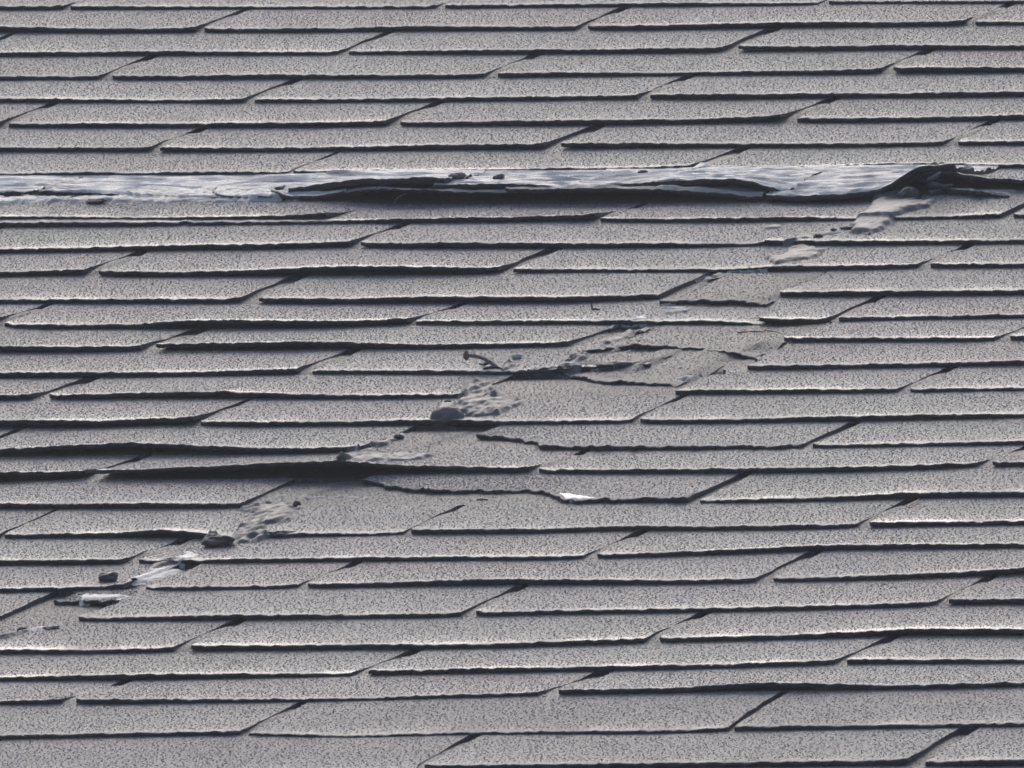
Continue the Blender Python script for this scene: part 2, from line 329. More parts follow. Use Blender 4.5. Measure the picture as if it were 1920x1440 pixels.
def S_of(r): return (16.5 - r) * EXPO
LIPH = {}; JOINTS = {}
def bulge(r, X, f):
    """Grit and sag that half fill the cut-outs of course r."""
    h = .004
    if r in LIPH: h = np.interp(X, LIPH[r][0], LIPH[r][1])
    k = np.clip(h / .004, 0, 1.0) * (.85 + .30 * noise1(np.asarray(X) + r * .37, .11, 91))
    j = 0
    for xj, a in JOINTS.get(r, ()): j = j + a * np.exp(-((np.asarray(X) - xj) / .009) ** 2)
    k = k + j * np.clip(h / .004, 0, 1)
    return BULGE * k * np.sin(math.pi * np.clip(f, 0, 1)) ** .75
FOOT = {}
SHADOW = 0.4
for r, segs in C.items():
    pts = []
    for s in segs:
        if s['kind'] == 'n' or s.get('foot'):
            for x, yl, yb in s['p']:
                if s.get('foot') and yb - yl < 7: continue
                pts.append(at_slope(x, yb - SHADOW, S_of(r)))
    pts.sort(); FOOT[r] = np.array(pts)
def zfoot(r, X):
    """Height of the surface that course r rests its lower edge on."""
    if r < 1: return zfoot(1, X)
    if r > 30: return zfoot(30, X)
    a = FOOT[r]; z = np.interp(X, a[:, 0], a[:, 1])
    return z
# take the jitter of single readings out of the foot lines
for r in list(FOOT):
    a = FOOT[r]; xs = np.linspace(a[0, 0], a[-1, 0], 60); zs = np.interp(xs, a[:, 0], a[:, 1])
    k = np.hanning(9); k /= k.sum(); zp = np.pad(zs, 4, mode='edge'); zs = np.convolve(zp, k, 'valid')
    FOOT[r] = np.stack([xs, zs], -1)

LAP = 0.0033; BULGE = 0.0016
def seg_setup(r, s):
    X, S, Z = [], [], []
    for x, yl, yb in s['p']:
        if s['kind'] == 't' and not (s.get('foot') and yb - yl >= 7):
            x0, z0 = at_slope(x, yb - 1, S_of(r)); s0 = S_of(r)
            for _ in range(40):
                zz = ztop(x0, s0, skip=s)
                x0, s1 = at_height(x, yb - 1, zz); s0 += 0.4 * (s1 - s0)
            x1, z1 = at_slope(x, yl, s0)
        else:
            s0 = S_of(r) + s.get('dS', 0)
            x0, z1 = at_slope(x, yl, s0)
        X.append(x0); S.append(s0); Z.append(z1)
    s['X'], s['S'], s['Z'] = map(np.array, (X, S, Z))
    s['r'] = r
    lift = float(np.max(s['Z'] - zfoot(r, s['X'])))
    s['pw'] = s.get('pw', 1.7 if lift < .007 else 2.0)

def tabz(s, X, S):
    r = s['r']
    sl = np.interp(X, s['X'], s['S']); zl = np.interp(X, s['X'], s['Z'])
    st = S_of(r - 1); zt = zfoot(r - 1, X) + s.get('zt', 0)
    t = np.clip((S - sl) / np.maximum(st - sl, 1e-4), 0, 1)
    return zl + (zt - zl) * (1 - (1 - t) ** s['pw'])

def ztop(X, S, skip=None):
    r = int(math.ceil(16.5 - S / EXPO - 1e-9)); r = min(max(r, 1), 30)
    best = None
    for s in C[r]:
        if s is skip or 'X' not in s: continue
        if s['X'][0] <= X <= s['X'][-1] and S >= np.interp(X, s['X'], s['S']) - 1e-6:
            z = float(tabz(s, X, S)); best = z if best is None else max(best, z)
    if best is not None: return best
    f = (S - S_of(r)) / EXPO
    return float(zfoot(r, X) * (1 - f) + (zfoot(r - 1, X) - LAP) * f + bulge(r, X, f))

for r in C:
    for s in C[r]:
        if s['kind'] != 't': seg_setup(r, s)
for r in C:
    q = sorted([(x, z - float(zfoot(r, x))) for s in C[r] if s['kind'] == 'n' for x, z in zip(s['X'], s['Z'])])
    LIPH[r] = (np.array([a for a, b in q]), np.array([max(b, 0) for a, b in q]))
for r in C:
    for s in C[r]:
        if s['kind'] == 't': seg_setup(r, s)
for r in C:
    nn = sorted([s for s in C[r] if s['kind'] == 'n'], key=lambda s: s['X'][0])
    JOINTS[r] = [((a['X'][-1] + b['X'][0]) / 2, rng.uniform(.7, 2.1)) for a, b in zip(nn, nn[1:]) if 0 < b['X'][0] - a['X'][-1] < .012]
for r in C:                                      # nothing piles up under the torn remnants
    xs_, hs_ = LIPH[r]; xx = np.linspace(xs_[0], xs_[-1], 500); hh_ = np.interp(xx, xs_, hs_)
    for s in C[r]:
        if s['kind'] == 't': hh_[(xx > s['X'][0] - .02) & (xx < s['X'][-1] + .03)] = 0
    LIPH[r] = (xx, hh_)

# courses run on past the frame: finish the end tabs and add one more on either side
for r in list(C):
    full = [s for s in C[r] if s['kind'] == 'n' or s.get('foot')]
    full.sort(key=lambda s: s['X'][0])
    L, R = full[0], full[-1]
    def ext(s, side, X):
        if side < 0:
            s['X'] = np.r_[X, s['X']]; s['S'] = np.r_[s['S'][0], s['S']]; s['Z'] = np.r_[s['Z'][0], s['Z']]
        else:
            s['X'] = np.r_[s['X'], X]; s['S'] = np.r_[s['S'], s['S'][-1]]; s['Z'] = np.r_[s['Z'], s['Z'][-1]]
    xe = full[1]['X'][0] - TAB
    if xe < L['X'][0] - .01: ext(L, -1, xe)
    xe2 = full[-1]['X'][0] + TAB - .006
    if xe2 > R['X'][-1] + .01: ext(R, 1, xe2)
    for side, s in ((-1, L), (1, R)):
        if side < 0: a, b = s['X'][0] - TAB, s['X'][0] - .006
        else: a, b = s['X'][-1] + .006, s['X'][-1] + TAB
        zz = s['Z'][0 if side < 0 else -1]; ss = S_of(r)
        C[r].append(dict(kind='n', X=np.array([a, b]), S=np.array([ss, ss]), Z=np.array([zz, zz]), r=r, pw=1.7, out=True))
for r in (-1, 0, 31, 32):
    src = 1 if r < 1 else 30
    off = (0.5 if (r - src) % 2 else 0) * TAB
    xs = sorted(s['X'][0] for s in C[src] if s['kind'] == 'n')
    C[r] = []
    for x in xs:
        a, b = x + off, x + off + TAB - .006
        C[r].append(dict(kind='n', X=np.array([a, b]), S=np.array([S_of(r)] * 2), Z=np.array([float(zfoot(r, (a + b) / 2)) + .004] * 2), r=r, pw=1.7, out=True))

# ------------------------------------------------------------------ the roof and its shingles
allX = np.concatenate([s['X'] for r in C for s in C[r]])
x0, x1 = allX.min() - .02, allX.max() + .02
xs = np.linspace(x0, x1, 40); rr = np.arange(33, -4, -1)
V = np.array([(x, S_of(r), float(zfoot(r, x)) - .016) for r in rr for x in xs])
nT = len(V)
V2 = V.copy(); V2[:, 2] -= .018
ring = []
nr, nc = len(rr), len(xs)
b = [j for j in range(nc)] + [i * nc + nc - 1 for i in range(1, nr)] + [(nr - 1) * nc + j for j in range(nc - 2, -1, -1)] + [i * nc for i in range(nr - 2, 0, -1)]
ring = [(b[k], b[k] + nT, b[(k + 1) % len(b)] + nT, b[(k + 1) % len(b)]) for k in range(len(b))]
Fc = np.concatenate([grid_faces(nr, nc), grid_faces(nr, nc, nT, True), np.array(ring)])
roof = link_mesh('shingle_roof', np.concatenate([V, V2]), Fc, [M_FELT], centre=False)
roof['label'] = 'weathered grey asphalt shingle roof slope with a diagonal band of torn tabs'
roof['kind'] = 'structure'

MATS = {'dullg': M_DULLG, 'gran': M_GRAN, 'worn': M_WORN, 'coat': M_COAT, 'dull': M_DULL}
T_IN = np.array([0, .008, .02, .045, .09, .16, .26, .38, .52, .68, .84, 1.0])
count = 0
def build_tab(s):
    global count
    r = s['r']; count += 1; sd = 1000 + count * 7
    Xl, Xr = s['X'][0], s['X'][-1]
    step = .009 if s.get('out') else .0024
    nc = max(6, int((Xr - Xl) / step))
    Xc = np.linspace(Xl, Xr, nc)
    lap = s['kind'] == 'n' or s.get('foot')
    tt = list(T_IN)
    if s.get('mat') in ('coat', 'dull'): tt = list(np.linspace(0, 1, 34) ** 1.15)
    if s.get('out'): tt = [0, .05, .2, .5, 1.0]
    t_out = [1.02, 1.12, 1.3, 1.55, 1.8, 2.0, 2.2] if lap else [1.06]
    if s['kind'] == 'o' or s.get('zt', 0) > 0: tt = [min(t, .965) for t in tt[:-1]] + [.985]
    torn = s['kind'] == 't'
    jag = .0007 if torn else .00042
    sl = np.interp(Xc, s['X'], s['S']); zl = np.interp(Xc, s['X'], s['Z'])
    # soften the corners of the read-off line
    k = np.hanning(min(15, nc - 1 | 1)); k /= k.sum(); h = len(k) // 2
    sm = lambda a: np.convolve(np.pad(a, h, mode='edge'), k, 'valid')
    zs = sm(zl); zl = zs if len(zs) == nc else zl
    if not torn: pass
    jz = noise1(Xc, .0045, sd) * jag + noise1(Xc, .0021, sd + 1) * jag * .9 + noise1(Xc, .05, sd + 2) * .00025
    jS = noise1(Xc, .006, sd + 3) * (.0035 if torn else .0010) + noise1(Xc, .0021, sd + 4) * (.0018 if torn else .0005)
    sl = sl + jS
    if s['kind'] == 'n':                         # worn, chipped corners
        for e, q in ((Xl, rng.uniform(.001, .006)), (Xr, rng.uniform(.001, .006))): sl = sl + q * np.exp(-((Xc - e) / .0045) ** 2)
    st = S_of(r - 1); zt = zfoot(r - 1, Xc) + s.get('zt', 0)
    rows = []
    wl = 1 / max(Xr - Xl, 1e-3)
    rag = s.get('rag', '')
    f01 = (Xc - Xl) * wl
    for t in tt + t_out:
        if t <= 1:
            S = sl + (st - sl) * t
            Z = zl + (zt - zl) * (1 - (1 - t) ** s['pw'])
            if t > 0.001: Z = Z + jz * max(0, 1 - t * 9) * .9
            else: Z = Z + jz - .0003
            Z = Z + noise2(Xc, np.full(nc, t * .127), .035, sd + 9) * .0004 * min(1, 6 * t * (1 - t))
            if s.get('mat') in ('coat', 'dull'):
                Sv = t * .127
                Z = Z + (noise2(Xc, np.full(nc, Sv * 9), .06, sd + 50) * .0014 + noise2(Xc, np.full(nc, Sv * 7), .022, sd + 51) * .0011 + noise2(Xc, np.full(nc, Sv * 3), .008, sd + 52) * .0006) * min(1, 12 * (1 - t)) * (.35 if t == 0 else 1)
            gl = 0.0
        else:
            S = st + (t - 1) * EXPO
            Xq = Xc if 'lapR' not in s else Xl + f01 * (s['lapR'] - Xl)
            zo = s.get('zt', 0) if lap and s.get('zt', 0) < 0 else (0 if lap else -.004)
            Z = zfoot(r - 1, Xq) * (2 - min(t, 2)) + (zfoot(r - 2, Xq) - LAP) * (min(t, 2) - 1) - max(0, t - 2) * .004 + zo + bulge(r - 1, Xq, min(t, 2) - 1)
            S = np.full(nc, S) if np.ndim(S) == 0 else S
            gl = .0029 if lap else 0
            if 'lapR' in s: Z = Z - .0004 - .0026 * np.clip(1 - (t - 1.02) / .2, 0, 1) * (Xq > Xr - .004)
        tS = t * .127
        eL = noise1(np.array([tS]), .012, sd + 5)[0] * (.006 if 'l' in rag else .0011) * (t < 1)
        eR = noise1(np.array([tS]), .012, sd + 6)[0] * (.006 if 'r' in rag else .0011) * (t < 1)
        Xs = Xc if (t <= 1 or 'lapR' not in s) else Xl + f01 * (s['lapR'] - Xl)
        X = Xs + (eL - gl) * (1 - f01) ** 12 + (eR + gl) * f01 ** 12
        rows.append(np.stack([X, S, Z], -1))
    if torn and not s.get('foot'):               # a torn scrap lies draped over what is below it
        for w_, t in zip(rows, tt + t_out):
            if t < .97:
                eg = np.clip(np.minimum(f01, 1 - f01) * 9, 0, 1)
                zz = ztop_v(w_[:, 0], w_[:, 1], skip=s) + .0014 * (1 - .5 * t) * eg - .0006 * (1 - eg)
                w_[:, 2] = np.where(zz - w_[:, 2] < .0042, np.maximum(w_[:, 2] - .003 * (1 - eg) * (t > .1), zz), w_[:, 2])
    top = np.array(rows)                     # nr x nc x 3
    nr = len(top)
    th = s.get('thick', .0028 if not torn else .0026)
    # lower edge: rough broken asphalt
    wall = []
    for k2, (dz, ds) in enumerate(((0, 0), (-.25, -.0004), (-.6, -.0002), (-1, .0006))):
        w = top[0].copy()
        w[:, 2] += dz * th
        if k2: w[:, 1] += ds + noise1(Xc, .003, sd + 20 + k2) * .0006; w[:, 2] += noise1(Xc, .004, sd + 30 + k2) * .00035
        wall.append(w)
    wall = np.array(wall)
    # under side
    ub = [0] + [int(len(tt) * q) for q in (.3, .6, .9)] + [nr - 1]
    und = top[sorted(set(ub))].copy(); und[:, :, 2] -= th; und[0] = wall[-1]
    # sides
    def side(col):
        a = top[:, col].copy(); c = a.copy(); c[:, 2] -= th
        return np.array([a, c])
    VS, FS, MI, SM = [], [], [], []
    off = 0
    def add(gr, flip, m, smooth):
        nonlocal off
        a, b2 = gr.shape[:2]
        VS.append(gr.reshape(-1, 3)); f = grid_faces(a, b2, off, flip); FS.append(f)
        MI.append(np.full(len(f), m)); SM.append(np.full(len(f), smooth)); off += a * b2
    add(top, False, 0, True)
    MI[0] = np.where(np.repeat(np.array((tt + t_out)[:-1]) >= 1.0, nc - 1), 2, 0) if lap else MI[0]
    add(wall, True, 1, True)
    add(und, True, 1, True)
    add(side(0), True, 1, False)
    add(side(-1), False, 1, False)
    wet = np.zeros(off); T_all = np.array(tt + t_out)
    wk = 0 if torn else ((.25, .35) if r < 9 else (.35, .5) if r < 28 else (.15, .3))[0] + ((.25, .35) if r < 9 else (.35, .5) if r < 28 else (.15, .3))[1] * rng.random()
    wfun = lambda t: np.where(t <= 1, .6 * np.exp(-(t * .127 / .012) ** 2) + .4 * np.exp(-(t * .127 / .042) ** 2), 0) * wk
    wet[:top.shape[0] * nc] = (wfun(T_all)[:, None] * np.clip(.75 + .5 * noise1(Xc, .03, sd + 40), 0, 1)[None, :]).ravel()
    tone = np.full(off, .36 if s.get('out') else .5)
    # mineral granules standing on the exposed face (and on the part a lost tab has bared)
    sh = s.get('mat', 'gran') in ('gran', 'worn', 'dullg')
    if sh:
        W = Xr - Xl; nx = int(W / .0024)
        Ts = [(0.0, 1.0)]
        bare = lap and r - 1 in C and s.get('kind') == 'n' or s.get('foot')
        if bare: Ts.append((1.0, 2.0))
        for t0, t1 in Ts:
            ns = int(.127 / .0028)
            gx_, gt = np.meshgrid((np.arange(nx) + .5) / nx, t0 + (np.arange(ns) + .5) / ns * (t1 - t0))
            gx_ = (gx_ + rng.uniform(-.5, .5, gx_.shape) / nx).ravel().clip(0, 1); gt = (gt + rng.uniform(-.5, .5, gt.shape) / ns).ravel()
            if t0 == 1.0:
                Xg = (s.get('lapR', Xr) - Xl) * gx_ + Xl; Sg = S_of(r - 1) + (gt - 1) * EXPO
                cov = np.zeros(len(Xg), bool)
                for q in C[r - 1]:
                    cov |= (Xg >= q['X'][0]) & (Xg <= q['X'][-1]) & (Sg > np.interp(Xg, q['X'], q['S']))
                gx_, gt = gx_[~cov], gt[~cov]
                if not len(gx_): continue
            ci = gx_ * (nc - 1); c0 = np.minimum(ci.astype(int), nc - 2); cf = (ci - c0)[:, None]
            k0 = np.clip(np.searchsorted(T_all, gt, 'right') - 1, 0, nr - 2); kf = ((gt - T_all[k0]) / (T_all[k0 + 1] - T_all[k0] + 1e-9))[:, None].clip(0, 1)
            Pg = (top[k0, c0] * (1 - cf) + top[k0, c0 + 1] * cf) * (1 - kf) + (top[k0 + 1, c0] * (1 - cf) + top[k0 + 1, c0 + 1] * cf) * kf
            px_ = proj(Pg)
            m_ok = (px_[:, 0] > -300) & (px_[:, 0] < 2220) & (px_[:, 1] > -120) & (px_[:, 1] < 1560)
            Pg = Pg[m_ok]; gt = gt[m_ok]; n = len(Pg)
            if not n: continue
            rad = rng.uniform(.0007, .0015, n); hh = rng.uniform(.00005, .00049, n) * (.8 if t0 == 1 else 1) * (1 - .75 * np.exp(-(gt * .127 / .008) ** 2)); a0 = rng.uniform(0, 2 * math.pi, n)
            G = np.zeros((n, 4, 3))
            for k in range(3):
                an = a0 + k * 2.0944 + rng.uniform(-.4, .4, n)
                G[:, k] = Pg + np.stack([np.cos(an) * rad, np.sin(an) * rad * 1.3, np.full(n, -.00015)], -1)
            G[:, 3] = Pg + np.stack([rng.uniform(-.5, .5, n) * rad, rng.uniform(-.5, .5, n) * rad, hh], -1)
            base = off + np.arange(n)[:, None] * 4
            f3 = np.concatenate([base + np.array([[0, 1, 3]]), base + np.array([[1, 2, 3]]), base + np.array([[2, 0, 3]])])
            s.setdefault('_g', []).append((G.reshape(-1, 3), f3, 2 if t0 == 1 else 0))
            off += n * 4
            wet = np.concatenate([wet, np.repeat(wfun(gt), 4)])
            tone = np.concatenate([tone, np.repeat(rng.random(n), 4)])
    m = MATS[s.get('mat', 'gran')]
    V_all = np.concatenate(VS + [g_[0] for g_ in s.get('_g', [])])
    quads = np.concatenate(FS); tris = [g_[1] for g_ in s.get('_g', [])]
    nq = len(quads); nt_ = sum(len(t_) for t_ in tris)
    c = V_all.mean(0)
    me = bpy.data.meshes.new('shingle')
    me.vertices.add(len(V_all)); me.vertices.foreach_set('co', (V_all - c).ravel())
    loops = np.concatenate([quads.ravel()] + [t_.ravel() for t_ in tris]).astype(np.int32)
    me.loops.add(len(loops)); me.loops.foreach_set('vertex_index', loops)
    me.polygons.add(nq + nt_)
    me.polygons.foreach_set('loop_start', np.concatenate([np.arange(nq) * 4, nq * 4 + np.arange(nt_) * 3]).astype(np.int32))
    me.polygons.foreach_set('use_smooth', np.concatenate(SM + [np.zeros(nt_, bool)]).astype(bool))
    for mm in (m, M_EDGE, M_WORN): me.materials.append(mm)
    me.polygons.foreach_set('material_index', np.concatenate(MI + [np.full(len(g_[1]), g_[2]) for g_ in s.get('_g', [])]).astype(np.int32))
    me.update(calc_edges=True)
    for nm, arr in (('wet', wet), ('tone', tone)):
        at = me.attributes.new(nm, 'FLOAT', 'POINT'); at.data.foreach_set('value', arr.astype(np.float32))
    o = bpy.data.objects.new('shingle', me); COL.objects.link(o); o.parent = roof; o.location = c
    if s.get('label'): o['label'] = s['label']
    return o
for r in C:
    nn = sorted([s for s in C[r] if s['kind'] == 'n' or s.get('foot')], key=lambda s: s['X'][0])
    for a, b in zip(nn, nn[1:]):
        if b['X'][0] - a['X'][-1] > .012: a['lapR'] = b['X'][0] + .001

# ------------------------------------------------------------------ reading the finished surface
def ztop_v(X, S, skip=None):
    """Height of the visible roof surface at many points."""
    X = np.asarray(X, float); S = np.asarray(S, float)
    out = np.full(X.shape, -1.0)
    rr = np.ceil(16.5 - S / EXPO - 1e-9).astype(int).clip(1, 30)
    for r in np.unique(rr):
        m = rr == r; x = X[m]; s_ = S[m]
        f = (s_ - S_of(r)) / EXPO
        z = zfoot(r, x) * (1 - f) + (zfoot(r - 1, x) - LAP) * f + bulge(r, x, f)
        for s in C[r] + C.get(r - 1, []):
            if s is skip or s['r'] in IGN: continue
            ok = (x >= s['X'][0]) & (x <= s['X'][-1]) & (s_ >= np.interp(x, s['X'], s['S']) - 1e-6) & (s_ <= S_of(s['r'] - 1))
            if ok.any(): z = np.where(ok, np.maximum(z, tabz(s, x, s_)), z)
        out[m] = z
    return out

IGN = set()
for r in sorted(C):
    for s in C[r]: build_tab(s)

def hit(px, py):
    d = ray(px, py)
    X0, Z0 = at_slope(px, py, 0.0)
    S0 = (0 - Z0) / (d[2] / d[1])
    S = np.arange(S0 - .20, S0 + .28, .0006)
    t = (S - CAM[1]) / d[1]; X = CAM[0] + t * d[0]; Z = CAM[2] + t * d[2]
    zt = ztop_v(X, S)
    k = int(np.argmax(Z <= zt))
    return X[k], S[k], Z[k]

PXM = lambda p: DIST / F_PX            # metres per photo pixel near the middle of the roof
def mpp(S): return (DIST + S * math.cos(GR)) / F_PX

def pdist(px, py, poly):
    """signed distance to a polygon, positive inside"""
    d = np.full(px.shape, 1e9); ins = np.zeros(px.shape, bool); n = len(poly)
    for i in range(n):
        (ax, ay), (bx, by) = poly[i], poly[(i + 1) % n]
        vx, vy = bx - ax, by - ay; L = vx * vx + vy * vy + 1e-18
        t = np.clip(((px - ax) * vx + (py - ay) * vy) / L, 0, 1)
        d = np.minimum(d, np.hypot(px - ax - t * vx, py - ay - t * vy))
        c = ((ay > py) != (by > py)) & (px < (bx - ax) * (py - ay) / (by - ay + 1e-18) + ax)
        ins ^= c
    return np.where(ins, d, -d)

def tag(o, label, cat, group=None):
    o['label'] = label; o['category'] = cat
    if group: o['group'] = group
    return o

seed = [50]
def patch(name, poly, th, mat, label, cat, bumps=(), edge=.004, wob=.0022, blur=.005, rip=.0004, group=None, parent=None, drop=.0045):
    """A smear of roof cement draped over the shingles; th metres thick."""
    seed[0] += 3; sd = seed[0]
    P3 = np.array([hit(*q) for q in poly])
    K = .35                                              # distances up the slope count less: smears are dragged that way
    py_ = [(x, s * K) for x, s, _ in P3]
    gx = np.arange(P3[:, 0].min() - .006, P3[:, 0].max() + .006, .0012)
    gs = np.arange(P3[:, 1].min() - .016, P3[:, 1].max() + .016, .0024)
    GX, GS = np.meshgrid(gx, gs)
    D = pdist(GX, GS * K, py_) + noise2(GX, GS * K, .006, sd) * wob + noise2(GX, GS * K, .0022, sd + 1) * wob * .5
    Z0 = ztop_v(GX, GS)
    n = max(1, int(blur / .0024)); ker = np.hanning(2 * n + 3)[1:-1]; ker /= ker.sum()
    Zp = np.pad(Z0, ((len(ker) // 2,) * 2, (0, 0)), mode='edge')
    Zb = sum(ker[i] * Zp[i:i + Z0.shape[0]] for i in range(len(ker)))
    Z = np.maximum(Z0, Zb)
    e = np.clip(D / edge, 0, 1); e = e * e * (3 - 2 * e)
    H = th * e * (1 + .35 * noise2(GX, GS * K, .010, sd + 2)) + rip * e * noise2(GX, GS * K, .003, sd + 5)
    for bx, by, rp, hm in bumps:
        cx, cs, _ = hit(bx, by); R = rp * mpp(cs)
        q = ((GX - cx) ** 2 + ((GS - cs) * .8) ** 2) / R ** 2
        q = q * (1 + .25 * noise2(GX, GS, .006, sd + 7))
        H = np.maximum(H, np.where(q < 1, hm * np.sqrt(np.clip(1 - q, 0, 1)), 0))
    Z = Z + H - .0006 * (1 - e) * (H < .0008)
    keep = (D > -.0012) | (H > .0005)
    nr_, nc_ = GX.shape
    F_ = grid_faces(nr_, nc_)
    zr = Z.ravel()[F_]; ok = (zr.max(1) - zr.min(1)) < drop
    kf = keep.ravel()[F_].all(1) & ok; F_ = F_[kf]
    cell = np.zeros((nr_ - 1, nc_ - 1), int); cell.ravel()[np.nonzero(kf)[0]] = 1
    sizes = {}; lab = 1
    for i0, j0 in zip(*np.nonzero(cell == 1)):
        if cell[i0, j0] != 1: continue
        lab += 1; st_ = [(i0, j0)]; cell[i0, j0] = lab; n_ = 0
        while st_:
            i, j = st_.pop(); n_ += 1
            for a_, b_ in ((i + 1, j), (i - 1, j), (i, j + 1), (i, j - 1)):
                if 0 <= a_ < nr_ - 1 and 0 <= b_ < nc_ - 1 and cell[a_, b_] == 1: cell[a_, b_] = lab; st_.append((a_, b_))
        sizes[lab] = n_
    big = max(sizes.values())
    good = [k for k, v in sizes.items() if v > .3 * big]
    F_ = grid_faces(nr_, nc_)[np.isin(cell.ravel(), good)]
    used = np.unique(F_); remap = np.full(nr_ * nc_, -1); remap[used] = np.arange(len(used))
    V_ = np.stack([GX, GS, Z], -1).reshape(-1, 3)[used]; F_ = remap[F_]
    # skirt: close it down on to the roof so that it is a solid crust
    nv = len(V_); ed = {}
    for f in F_:
        for a, b in zip(f, np.roll(f, -1)):
            k = (min(a, b), max(a, b)); ed[k] = None if k in ed else (a, b)
    rim = [v for v in ed.values() if v is not None]
    low = V_.copy(); low[:, 2] -= .0015
    F_ = np.concatenate([F_, np.array([(a, a + nv, b + nv, b) for a, b in rim])[:, ::-1]])
    o = link_mesh(name, np.concatenate([V_, low]), F_, [mat], None, parent)
    if label: 
        if parent is None: tag(o, label, cat, group)
        else: o['label'] = label
    return o

def lump(name, px, py, w, h, mat, label, cat, deep=1.0, rough=.28, group=None, sink=.25, lift=0.0):
    """A knob of hardened cement: w x h photo pixels across."""
    seed[0] += 3; sd = seed[0]
    x, s_, z = hit(px, py + h * .45); m = mpp(s_)
    nu, nv = 40, 24
    V_ = []
    for i in range(nv + 1):
        th_ = math.pi * i / nv
        for j in range(nu):
            ph = 2 * math.pi * j / nu
            d = np.array([math.sin(th_) * math.cos(ph), math.sin(th_) * math.sin(ph), math.cos(th_)])
            k = 1 + rough * (noise2(d[0] + .7 * d[2], d[1] + .6 * d[2], .8, sd) + .6 * noise2(d[0] - .8 * d[2], d[1] + .7 * d[2], .36, sd + 1) + .3 * noise2(d[0] + .5 * d[1], d[2], .15, sd + 2))
            V_.append([x + d[0] * w / 2 * m * k, s_ + w * .5 * m * deep * (.9 + d[1] * k), z + lift * m + (h * m) * (.5 - sink + .5 * d[2] * k) * 1.25])
    F_ = []
    for i in range(nv):
        for j in range(nu):
            F_.append((i * nu + j, (i + 1) * nu + j, (i + 1) * nu + (j + 1) % nu, i * nu + (j + 1) % nu))
    o = link_mesh(name, np.array(V_), np.array(F_), [mat])
    return tag(o, label, cat, group)

def tube_geo(pts, rad, seg=10):
    pts = np.array(pts, float); n = len(pts)
    if np.ndim(rad) == 0: rad = np.full(n, rad)
    # resample smoothly
    t = np.linspace(0, n - 1, (n - 1) * 6 + 1)
    def cr(a):
        i = np.clip(np.floor(t).astype(int), 0, n - 2); f = (t - i)[:, None]
        g_ = lambda k: a[np.clip(k, 0, n - 1)]
        p0, p1, p2, p3 = g_(i - 1), g_(i), g_(i + 1), g_(i + 2)
        return .5 * (2 * p1 + (p2 - p0) * f + (2 * p0 - 5 * p1 + 4 * p2 - p3) * f ** 2 + (3 * p1 - p0 - 3 * p2 + p3) * f ** 3)
    P_ = cr(pts); R_ = cr(np.asarray(rad, float)[:, None])[:, 0]
    V_, F_ = [], []
    for i in range(len(P_)):
        d = P_[min(i + 1, len(P_) - 1)] - P_[max(i - 1, 0)]; d /= np.linalg.norm(d) + 1e-12
        a = np.cross(d, [.1, .2, 1.0]); a /= np.linalg.norm(a); b = np.cross(d, a)
        for j in range(seg):
            q = 2 * math.pi * j / seg
            V_.append(P_[i] + R_[i] * (math.cos(q) * a + math.sin(q) * b))
    for i in range(len(P_) - 1):
        for j in range(seg):
            F_.append((i * seg + j, i * seg + (j + 1) % seg, (i + 1) * seg + (j + 1) % seg, (i + 1) * seg + j))
    nv = len(V_); V_ += [P_[0], P_[-1]]; e0 = (len(P_) - 1) * seg
    for j in range(seg):
        F_.append((nv, j, (j + 1) % seg, nv)); F_.append((nv + 1, e0 + (j + 1) % seg, e0 + j, nv + 1))
    return np.array(V_), F_

def tube(name, pix, rad_px, mat, label=None, cat=None, parent=None, group=None):
    """pix: (x, y, height above the roof in photo pixels)"""
    pts = []
    for px, py, hh in pix:
        x, s_, z = hit(px, py + hh); m = mpp(s_)
        pts.append((x, s_, z + hh * m))
    m = mpp(pts[0][1])
    r_ = np.array(rad_px, float) * m if np.ndim(rad_px) else rad_px * m
    V_, F_ = tube_geo(pts, r_)
    V_ = np.array(V_); c = V_.mean(0)
    me = bpy.data.meshes.new(name); me.from_pydata([tuple(v - c) for v in V_], [], [tuple(dict.fromkeys(f)) for f in F_])
    me.materials.append(mat)
    for p in me.polygons: p.use_smooth = True
    o = bpy.data.objects.new(name, me); COL.objects.link(o)
    if parent is not None: o.parent = parent; o.matrix_parent_inverse = parent.matrix_world.inverted()
    o.matrix_world = ROOFM @ Matrix.Translation(Vector(c))
    if label: tag(o, label, cat, group)
    return o, pts

# ------------------------------------------------------------------ cement smears
G_S = 'roof cement smears along the torn tabs'
def smear(poly, th, mat, label, **k): return patch('cement_patch', poly, th, mat, label, 'cement patch', group=G_S, **k)
smear([(-60,367),(0,368),(120,369),(225,367),(262,358),(330,356),(420,352),(500,352),(545,358),(556,366),(550,374),(520,378),(450,380),(300,381),(150,380),(0,383),(-60,383)],
      .0016, M_COAT, 'long silvery smear joining the left end of the strip to the course below', rip=.0007)
IGN.add(9)
smear([(1592,438),(1588,428),(1600,412),(1622,398),(1632,384),(1634,368),(1652,360),(1690,353),(1722,356),(1724,377),(1758,376),(1742,388),(1706,396),(1684,404),(1668,420),(1652,434),(1630,440)],
      .0030, M_TAR, 'large smooth grey smear running down from the tar ball at the strip end', bumps=[(1655,376,22,.006),(1678,372,20,.007)])
IGN.clear()
smear([(1425,488),(1440,477),(1466,480),(1480,467),(1500,457),(1520,455),(1530,465),(1546,470),(1536,480),(1512,487),(1482,492),(1448,498)], .0022, M_TAR,
      'grey smear hanging over the lip of a shingle, second smear down from the right')
smear([(1368,504),(1400,501),(1436,500),(1438,508),(1400,511),(1372,511)], .0010, M_PALE, 'pale sliver of cement along a shingle edge below the second smear')
smear([(1420,429),(1440,424),(1462,421),(1470,427),(1448,432),(1425,432)], .0012, M_TAR, 'small faint smear above the upper edge, left of the large grey smear')
